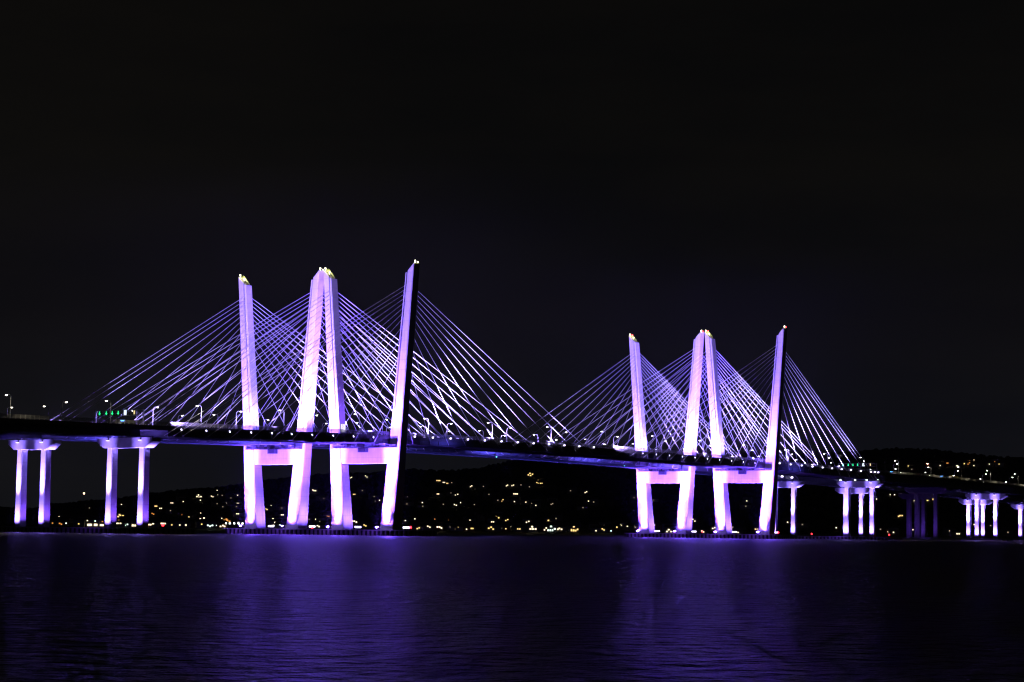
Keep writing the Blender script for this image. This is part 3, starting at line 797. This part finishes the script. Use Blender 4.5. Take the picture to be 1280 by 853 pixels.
zone(800, 590, 8.0, [(130,284,1,'d'),(158,524,1,'w'),(250,552,2,'y'),(282,555,1,'y'),(322,553,2,'w'),(305,590,3,'w'),(552,485,2,'w'),(588,565,2,'y'),(612,575,1,'o'),(610,592,2,'w'),(738,558,2,'w'),(1076,285,1,'w'),(1052,345,1,'d'),(935,565,2,'w'),(1152,574,2,'y'),(998,600,1,'w')])
zone(1090, 550, 6.563, [(318,215,3,'y'),(330,243,1,'d'),(462,203,2,'r'),(547,190,2,'w'),(548,207,1,'w'),(576,190,1,'y'),(624,192,2,'o'),(690,202,2,'w'),(710,214,2,'w'),(747,203,3,'y'),(795,180,3,'o'),(820,172,3,'w'),(845,207,1,'w'),(790,195,2,'o'),(968,200,1,'w'),(1018,180,1,'o'),(1047,200,1,'y'),(1072,200,1,'y'),(965,198,1,'d'),(485,495,4,'y'),(460,498,2,'y'),(50,470,1,'w'),(75,465,1,'y'),(40,486,1,'w'),(245,622,3,'y'),(235,612,1,'w'),(355,690,1,'w'),(347,738,1,'w'),(360,500,1,'w'),(62,727,1,'d'),(142,748,2,'w'),(177,752,1,'w'),(635,758,2,'w'),(697,771,2,'w'),(848,695,2,'w'),(825,764,1,'w'),(853,793,1,'w'),(928,783,1,'w'),(985,712,1,'d'),(1110,768,1,'d'),(240,433,1,'d')])
for (u, v) in [(86,432),(110,438),(130,444),(152,450),(182,458)]: HL.append((1090+u/6.563, 550+v/6.563, 1, 'w'))
HL += [(980,603,1,'d'),(985,652,1,'w'),(1004,656,1,'d'),(1046,660,1,'w'),(1049,570,1,'d')]

WINM = {}
for t, c, s in (('w', (1.0, 0.80, 0.50), 2.2), ('y', (1.0, 0.66, 0.22), 1.7), ('o', (1.0, 0.38, 0.08), 1.1), ('c', (0.80, 1.0, 0.88), 2.2), ('d', (1.0, 0.80, 0.52), 0.45), ('r', (1.0, 0.12, 0.03), 2.0)):
    WINM[t] = emit('lit_window_'+{'w':'white','y':'yellow','o':'orange','c':'cool','d':'dim','r':'red'}[t], c, s)
TONE = {'w': 'white windows', 'y': 'yellow windows', 'o': 'orange windows', 'c': 'greenish windows', 'd': 'dim windows', 'r': 'red windows'}
wallm = [mat('house_siding_grey', (0.28, 0.28, 0.27), 0.85, 0, 0.1, 0.5), mat('house_brick', (0.22, 0.10, 0.07), 0.85, 0, 0.2, 1.5), mat('house_clapboard', (0.42, 0.40, 0.35), 0.8, 0, 0.1, 0.5)]
roofm = mat('shingle_roof', (0.06, 0.055, 0.05), 0.9, 0, 0.2, 1.0)
def house_mesh(w, dp, h, rh):
    a = MB(); a.box(-dp/2, dp/2, -w/2, w/2, -4, h)
    n = a.verts([(-dp/2, -w/2, h), (dp/2, -w/2, h), (0, -w/2, h+rh-0.2), (-dp/2, w/2, h), (dp/2, w/2, h), (0, w/2, h+rh-0.2)])
    a.face((n, n+1, n+2)); a.face((n+5, n+4, n+3))
    r = MB(); e = 0.5
    for sx in (-1, 1):
        p = [(sx*(dp/2+e), -w/2-e, h-e*rh/(dp/2)), (sx*(dp/2+e), w/2+e, h-e*rh/(dp/2)), (0, w/2+e, h+rh), (0, -w/2-e, h+rh)]
        q = [(x, y, z+0.22) for x, y, z in p]
        r.hexa(p+q if sx < 0 else (p+q))
    return a, r
HV = []
for k, (w, dp, h, rh) in enumerate([(11, 8, 5.6, 2.6), (9, 8, 6.2, 3.0), (14, 9, 5.2, 2.4), (12, 10, 7.6, 2.2)]):
    a, r = house_mesh(w, dp, h, rh)
    HV.append((a.data('wall', wallm[k % 3]), r.data('roof', roofm), w, dp, h))
def win_mesh(w, h, t):
    m = MB(); m.box(-0.09, 0, -w/2, w/2, -h/2, h/2); return m.data('window', WINM[t])
WMS = {(s, t): win_mesh({1: 1.4, 2: 1.5, 3: 1.8, 4: 2.1}[s], {1: 1.2, 2: 1.3, 3: 1.5, 4: 1.7}[s], t) for s in (1, 2, 3, 4) for t in TONE}
def gapname(x, y):
    if x < 66: return 'left of the leftmost pier columns'
    if x < 136: return 'between the two leftmost piers'
    if x < 172: return 'between the columns of second pier'
    if x < 305: return 'between left pier and left pylons'
    if x < 366: return 'under rear crossbeam of left pylons'
    if x < 412: return 'between middle legs of left pylons'
    if x < 484: return 'under front crossbeam of left pylons'
    if x < 580: return 'just right of dark left leg'
    if x < 640: return 'under main span left of middle'
    if x < 720: return 'under middle of main span'
    if x < 797: return 'just left of right hand pylons'
    if x < 850: return 'under rear crossbeam of right pylons'
    if x < 893: return 'between middle legs of right pylons'
    if x < 953: return 'under front crossbeam of right pylons'
    if x < 1055: return 'between right pylons and lit pier'
    if x < 1150: return 'under deck right of lit pier'
    return 'beyond the right hand approach deck' if y < 595 else 'among the right hand piers'
def band(x, y):
    a, el = az_el(x, y); a0, e0 = az_el(x, 664+(x-640)*0.0117)
    if el < 0.0045: return 'low shore'
    if el < 0.016: return 'mid slope'
    return 'high slope'
WORD = {1: 'small house', 2: 'house', 3: 'bright house', 4: 'bright building'}
placed = []
LAB = {}
for i, (x, y, s, t) in enumerate(HL):
    a, d, z = on_hill(x, y)
    if y < 566: continue
    v = HV[(i*7+s) % 4] if s < 4 else HV[3]
    px, py_ = CX+d*cos(a), CY+d*sin(a)
    root = empty('house', (px, py_, z), None, a+random.uniform(-0.45, 0.45))
    tag(root, None, 'house', 'houses on the far hillside')
    LAB.setdefault((WORD[s], TONE[t], band(x, y), gapname(x, y)), []).append((x, root))
    for nm, me in (('wall', v[0]), ('roof', v[1])):
        o = bpy.data.objects.new(nm, me); COL.objects.link(o); o.parent = root
    slots = {1: [(0, 0)], 2: [(-1.1, 0), (1.2, 0)], 3: [(-2.0, 0), (0.6, 0), (2.9, 0)], 4: [(-3.6, 0), (-0.4, 0), (2.9, 0), (0.6, 2.6)]}[s]
    for (wy, wz) in slots:
        o = bpy.data.objects.new('window', WMS[(s, t)]); COL.objects.link(o); o.parent = root
        o.location = (-v[3]/2-0.01, wy+random.uniform(-0.3, 0.3), 3.2+wz+(random.choice((0, 0, -1.0, 1.2)) if wz == 0 else 0))
    placed.append((a, d, z, s))

for (w_, t_, b_, g_), lst in LAB.items():
    lst.sort(key=lambda q: q[0])
    for k, (x, root) in enumerate(lst):
        if len(lst) == 1: root['label'] = '%s with %s, %s, %s' % (w_, t_, b_, g_)
        else: root['label'] = '%s %s from left with %s, %s, %s' % (ORD[k], w_, t_, b_, g_)
# waterfront: long lit pavilion and shore lamps
def shore_pt(x, off=30):
    a, el = az_el(x, 660); d = SHORE+off
    return a, d, Vector((CX+d*cos(a), CY+d*sin(a), terr(a, d)))
def pavilion(x0, x1, label, m, h=5.0):
    a0, d0, p0 = shore_pt(x0, 40); a1, d1, p1 = shore_pt(x1, 40)
    mid = (p0+p1)/2; L = (p1-p0).length
    t = empty('waterfront_pavilion', mid, None, (a0+a1)/2); tag(t, label, 'building', 'lit buildings on the waterfront')
    mb = MB(); mb.box(-5, 5, -L/2, L/2, -3, h); mb.build('wall', wallm[2], t)
    mb = MB(); mb.box(-6, 6, -L/2-1, L/2+1, h+0.002, h+0.5); mb.build('roof', roofm, t)
    n = max(3, int(L/5.5))
    for k in range(n):
        yy = -L/2+L*(k+0.5)/n; w = L/n*random.uniform(0.5, 0.85)
        mb = MB(); zt = random.uniform(2.6, 3.6); mb.box(-5.1, -5.005, yy-w/2, yy+w/2, 1.0, zt); mb.build('window', m, t)
pavilion(108, 131, 'long low waterfront hall with a bright white window row between the two leftmost piers', WINM['w'])
pavilion(161, 170.5, 'low waterfront hall with very bright windows between the columns of second pier', WINM['w'])
pavilion(150, 155, 'small waterfront hall with yellow windows just right of the second pier left column', WINM['y'])
pavilion(684, 692, 'waterfront hall with greenish white windows under the middle of the main span', WINM['c'])
pavilion(713, 721, 'waterfront hall with yellow windows left of the right hand pylons', WINM['y'])
proto = empty('shore_lamp', (0,0,0))
mb = MB(); mb.tube([(0,0,0),(0,0,5)], 0.12, 6); mb.build('post', MT['dark'], proto)
mb = MB(); mb.tube([(0,0,5),(0,0,5.3),(0,0,6.4),(0,0,6.7)], [0.5,0.9,0.9,0.4], 8); mb.build('globe', emit('shore_lamp_glow', (0.85, 1.0, 0.85), 6), proto)
stree = protoize(proto); first = True
for k, x in enumerate((282.3, 287.2, 292.6, 298, 303, 262.8, 270)):
    a, d, p = shore_pt(x, 28)
    o = proto if first else copy_tree(proto, stree, p); o.location = p; first = False
    tag(o, '%s shore lamp from left on the waterfront beside the leftmost pylon leg' % ORD[(2,3,4,5,6,0,1)[k]], 'lamp post', 'shore lamps by the left pylons')
# hilltop mast with a warm lamp
a, el = az_el(105, 618); d = RIDGED; z = terr(a, d)
t = empty('radio_mast', (CX+d*cos(a), CY+d*sin(a), z)); tag(t, 'slender mast with one warm lamp above the ridge between the two leftmost piers', 'mast')
hh = CH+el*d-z
mb = MB(); mb.tube([(0,0,-2),(0,0,hh)], [0.5,0.2], 6); mb.build('pole', MT['dark'], t)
mb = MB(); mb.tube([(0,0,hh),(0,0,hh+0.4),(0,0,hh+2.2),(0,0,hh+2.6)], [0.8,1.3,1.3,0.6], 8); mb.build('lamp', emit('mast_lamp', (1.0, 0.72, 0.42), 6), t)

# far woods: one mass of crowns over the hillside
def crown(mb, c, r, h):
    k = random.random()*6.3; n = 6
    rings = []
    for (fz, fr) in ((0.05, 0.45), (0.3, 1.0), (0.62, 0.85), (0.88, 0.42)):
        rings.append([(c[0]+r*fr*random.uniform(0.72, 1.2)*cos(k+2*pi*i/n), c[1]+r*fr*random.uniform(0.72, 1.2)*sin(k+2*pi*i/n), c[2]+h*fz*random.uniform(0.9, 1.1)) for i in range(n)])
    mb.loft(rings)
wd = MB()
cells = {}
for (a, d, z, s) in placed: cells.setdefault(int(a/0.004), []).append((a, d, z, s))
def blocks(a, d, ztop_, r):
    for c in range(int(a/0.004)-1, int(a/0.004)+2):
        for (ha, hd, hz, s) in cells.get(c, ()):
            if hd+6 > d and abs(ha-a)*hd < r+5+s and (ztop_-CH)/d > (hz-0.2-CH)/hd and hd-d < 400: return True
    return False
for i in range(9000):
    a = random.uniform(YAW-0.31, YAW+0.31)
    if i < 3200: d = RIDGED+random.uniform(-60, 40)
    else: d = SHORE+30+(RIDGED-SHORE-60)*random.random()
    z = terr(a, d)-1.0; h = random.uniform(7, 12.5); r = random.uniform(3.5, 6.5)
    if blocks(a, d, z+h*0.9, r): continue
    crown(wd, (CX+d*cos(a), CY+d*sin(a), z), r, h)
tag(wd.build('distant_woods', mat('bare_wood_crowns', (0.045, 0.05, 0.03), 0.95)), 'dark woods covering the far hillside and its skyline', 'woods', kind='stuff')

# ------------------------------------------------------------------ the bridge floodlighting
def light_leg(sp, sgn, X, yface=1.0, up_neg=1.0, up_yface=1.0):
    c0 = leg_center(sp, sgn, ZB)
    cl = lambda z: leg_center(sp, sgn, z)
    # below the deck
    spot('pylon_floodlight_beam', (X-10.9, c0, 3.7), (X-3.1, cl(20), 20), 42e5, 112, FLOODV)
    spot('pylon_floodlight_beam', (X-11.3, c0, 4.1), (X-2.6, cl(44), 44), 92e5, 27, FLOODV)
    spot('pylon_floodlight_beam', (X+11.0, c0, 4.0), (X+2.9, cl(28), 28), 7e5, 70, FLOODV)
    if yface:
        spot('pylon_floodlight_beam', (X, c0-13.5, 3.4), (X, cl(20)-3.6, 20), 80e3*yface, 120, VIOLET)
    # above the deck
    yd = sp['y']+sgn*(sp['hw']+0.5)
    spot('pylon_floodlight_beam', (X-18, yd, 48.2), (X-2.4, cl(74), 74), 560e3*up_neg, 112, PINKV)
    spot('pylon_floodlight_beam', (X-19, yd, 48.2), (X-2.4, cl(104), 104), 330e3*up_neg, 40, VIOLET)
    spot('pylon_floodlight_beam', (X+18, yd, 48.2), (X+2.4, cl(78), 78), 350e3*up_neg, 96, PINKV)
    if up_yface:
        spot('pylon_floodlight_beam', (X, cl(47)-15, 48.2), (X, cl(74)-3, 74), 360e3*up_yface, 96, PINKV if up_yface > 0.5 else DEEPV)
FAR, NEAR = SPANS[1], SPANS[0]
for ti, X in enumerate(TOWX):
    light_leg(FAR, 1, X, 1.0, (0.7, 1.1)[ti], (1.0, 1.2)[ti])
    light_leg(FAR, -1, X, 1.0, 1.2, (0.8, 0.9)[ti])
    light_leg(NEAR, 1, X, 1.0, 1.1, (0.13, 0.8)[ti])
    light_leg(NEAR, -1, X, 0, 0.75, 0)
    for q in (-22, 6, 36, 64):   # added fill spots without fixtures, for glow off the water on the fender
        yy = q+8
        spot('fender_fill_beam', (X-17, yy, 3.3), (X-10.3, yy, 0.8), 1500, 160, DEEPV, 0.4, 0.15)
CABC = (0.40, 0.29, 1.0)
for sp in SPANS:
    k = 1.0 if sp['key'] == 'near' else 0.75
    for X in TOWX:
        for dirn in (-1, 1):
            ln = 178 if (dirn == 1) == (X == 0) else 152
            if dirn > 0 and ln > 160: sp3 = ((0.13, 0.30, 97, 2900e3, 58), (0.42, 0.56, 88, 620e3, 92), (0.72, 0.82, 74, 250e3, 96))
            elif dirn > 0: sp3 = ((0.13, 0.30, 94, 2400e3, 64), (0.38, 0.52, 84, 700e3, 100), (0.62, 0.68, 70, 260e3, 110))
            else: sp3 = ((0.22, 0.26, 72, 240e3, 104), (0.56, 0.50, 74, 380e3, 104), (0.99, 0.66, 78, 900e3, 72))
            for sgn in (1, -1):
                y = sp['y']+(1.5 if sgn > 0 else -sp['hw']-2.2); yt = sp['y']+sgn*(sp['hw']+4)
                if sgn > 0: kk = 1.25
                else: kk = 0.7
                for fo, ft, tz, pw, an in sp3:
                    xx = X+dirn*ln*fo
                    spot('cable_floodlight_beam', (xx, y, zroad(xx)+0.6), (X+dirn*ln*ft, yt, tz), pw*k*kk, an, CABC)
# pier columns, lit from the pile caps
LIT = {('near', -157), ('far', -157), ('near', 523.5), ('far', 523.5), ('far', 630), ('near', 737), ('far', 851), ('far', 960)}
for sp in SPANS:
    for X in NEARP:
        ct = zbot(X)-4.5
        for sgn in (1, -1):
            y = sp['y']+sgn*colgap(sp, X)
            if (sp['key'], X) in LIT:
                spot('pier_flood_fill_beam', (X-6.8, y, 2.4), (X-1.7, y, ct-6.0), 1700e3, 20, PIERV)
                spot('pier_flood_fill_beam', (X-7.2, y, 2.4), (X-1.8, y, 11), 62e3, 92, PIERV)
                if X < 0: spot('pier_flood_fill_beam', (X, y-7.0, 2.4), (X, y-1.7, ct*0.5), 16e3, 100, DEEPV)
        if (sp['key'], X) in (('near', 630), ('far', 737)):
            spot('pier_flood_fill_beam', (X-14, sp['y']-4, 2.4), (X-1.7, sp['y'], ct*0.5), 4e3, 120, DEEPV)  # weak fill added for the unlit piers, no floodlight stands here
spot('fender_fill_beam', (523.5-16, 10, 3.0), (514, 12, 0.8), 900, 160, DEEPV, 0.4, 0.15)  # unseen fill spots added to brighten the pier fender walls
spot('fender_fill_beam', (-175, 10, 3.0), (-166, 12, 0.8), 500, 160, DEEPV, 0.4, 0.15)
# bluish wash on the inner girder of the rear deck and under the front deck
for k in range(7):
    X = -130+k*96
    spot('girder_wash_beam', (X, S-27, zbot(X)-8), (X+4, S-13, zbot(X)+1), 60e3, 150, (0.13, 0.10, 1.0), 0.6, 0.3)
for X in (40, 400):
    spot('girder_wash_beam', (X, -24, zbot(X)-6), (X, -14.5, zbot(X)+1.5), 9e3, 140, (0.13, 0.10, 1.0), 1.0, 0.3)

# ------------------------------------------------------------------ night sky
w = bpy.data.worlds.new('World'); scn.world = w; w.use_nodes = True
nt = w.node_tree; N = nt.nodes; L = nt.links
bg = N['Background']
sky = N.new('ShaderNodeTexSky'); sky.sky_type = 'NISHITA'; sky.sun_disc = False
sky.sun_elevation = radians(2); sky.sun_rotation = radians(200)
tc = N.new('ShaderNodeTexCoord'); sx = N.new('ShaderNodeSeparateXYZ'); L.new(tc.outputs['Generated'], sx.inputs[0])
rp = N.new('ShaderNodeValToRGB'); L.new(sx.outputs['Z'], rp.inputs['Fac'])
el = rp.color_ramp.elements
el[0].position = 0.0; el[0].color = (0.0062, 0.0065, 0.0080, 1)
el[1].position = 0.30; el[1].color = (0.0030, 0.0028, 0.0026, 1)
for pos, c in ((0.045, (0.0054, 0.0056, 0.0076)), (0.10, (0.0037, 0.0036, 0.0048)), (0.17, (0.0033, 0.0032, 0.0033))):
    e = el.new(pos); e.color = (*c, 1)
ms = N.new('ShaderNodeMix'); ms.data_type = 'RGBA'; ms.blend_type = 'ADD'; ms.inputs['Factor'].default_value = 0.00002
cm = N.new('ShaderNodeMapping'); cm.inputs['Scale'].default_value = (1.0, 1.0, 4.0); L.new(tc.outputs['Generated'], cm.inputs['Vector'])
cn = N.new('ShaderNodeTexNoise'); cn.inputs['Scale'].default_value = 3.2; cn.inputs['Detail'].default_value = 5; cn.inputs['Roughness'].default_value = 0.55
L.new(cm.outputs['Vector'], cn.inputs['Vector'])
cr = N.new('ShaderNodeValToRGB'); L.new(cn.outputs['Fac'], cr.inputs['Fac'])
cr.color_ramp.elements[0].position = 0.32; cr.color_ramp.elements[0].color = (0.74, 0.76, 0.82, 1)
cr.color_ramp.elements[1].position = 0.70; cr.color_ramp.elements[1].color = (1.34, 1.24, 1.08, 1)
cx_ = N.new('ShaderNodeMix'); cx_.data_type = 'RGBA'; cx_.blend_type = 'MULTIPLY'; cx_.inputs['Factor'].default_value = 1
L.new(rp.outputs['Color'], cx_.inputs['A']); L.new(cr.outputs['Color'], cx_.inputs['B'])
L.new(cx_.outputs['Result'], ms.inputs['A']); L.new(sky.outputs['Color'], ms.inputs['B'])
L.new(ms.outputs['Result'], bg.inputs['Color'])
bg.inputs['Strength'].default_value = 1.0
ml = bpy.data.lights.new('moonlight', 'SUN'); ml.energy = 0.001; ml.angle = radians(0.5); ml.color = (0.8, 0.85, 1.0)
mo = bpy.data.objects.new('moonlight', ml); COL.objects.link(mo); mo.rotation_euler = (radians(50), 0, YAW-pi/2)

# ------------------------------------------------------------------ added haze standing in for lens bloom: one even volume round the whole scene
mb = MB(); mb.box(CX-160, CX+7600, CY-700, CY+7600, -3.5, 172)
hz = bpy.data.materials.new('bloom_haze'); hz.use_nodes = True
hn = hz.node_tree; hn.nodes.clear()
ho = hn.nodes.new('ShaderNodeOutputMaterial'); hv = hn.nodes.new('ShaderNodeVolumePrincipled')
hv.inputs['Color'].default_value = (0.92, 0.92, 1.0, 1); hv.inputs['Density'].default_value = 5.5e-6
hn.links.new(hv.outputs[0], ho.inputs['Volume'])
tag(mb.build('haze', hz), 'thin haze added for the lens bloom around the floodlit pylons', 'haze', kind='stuff')
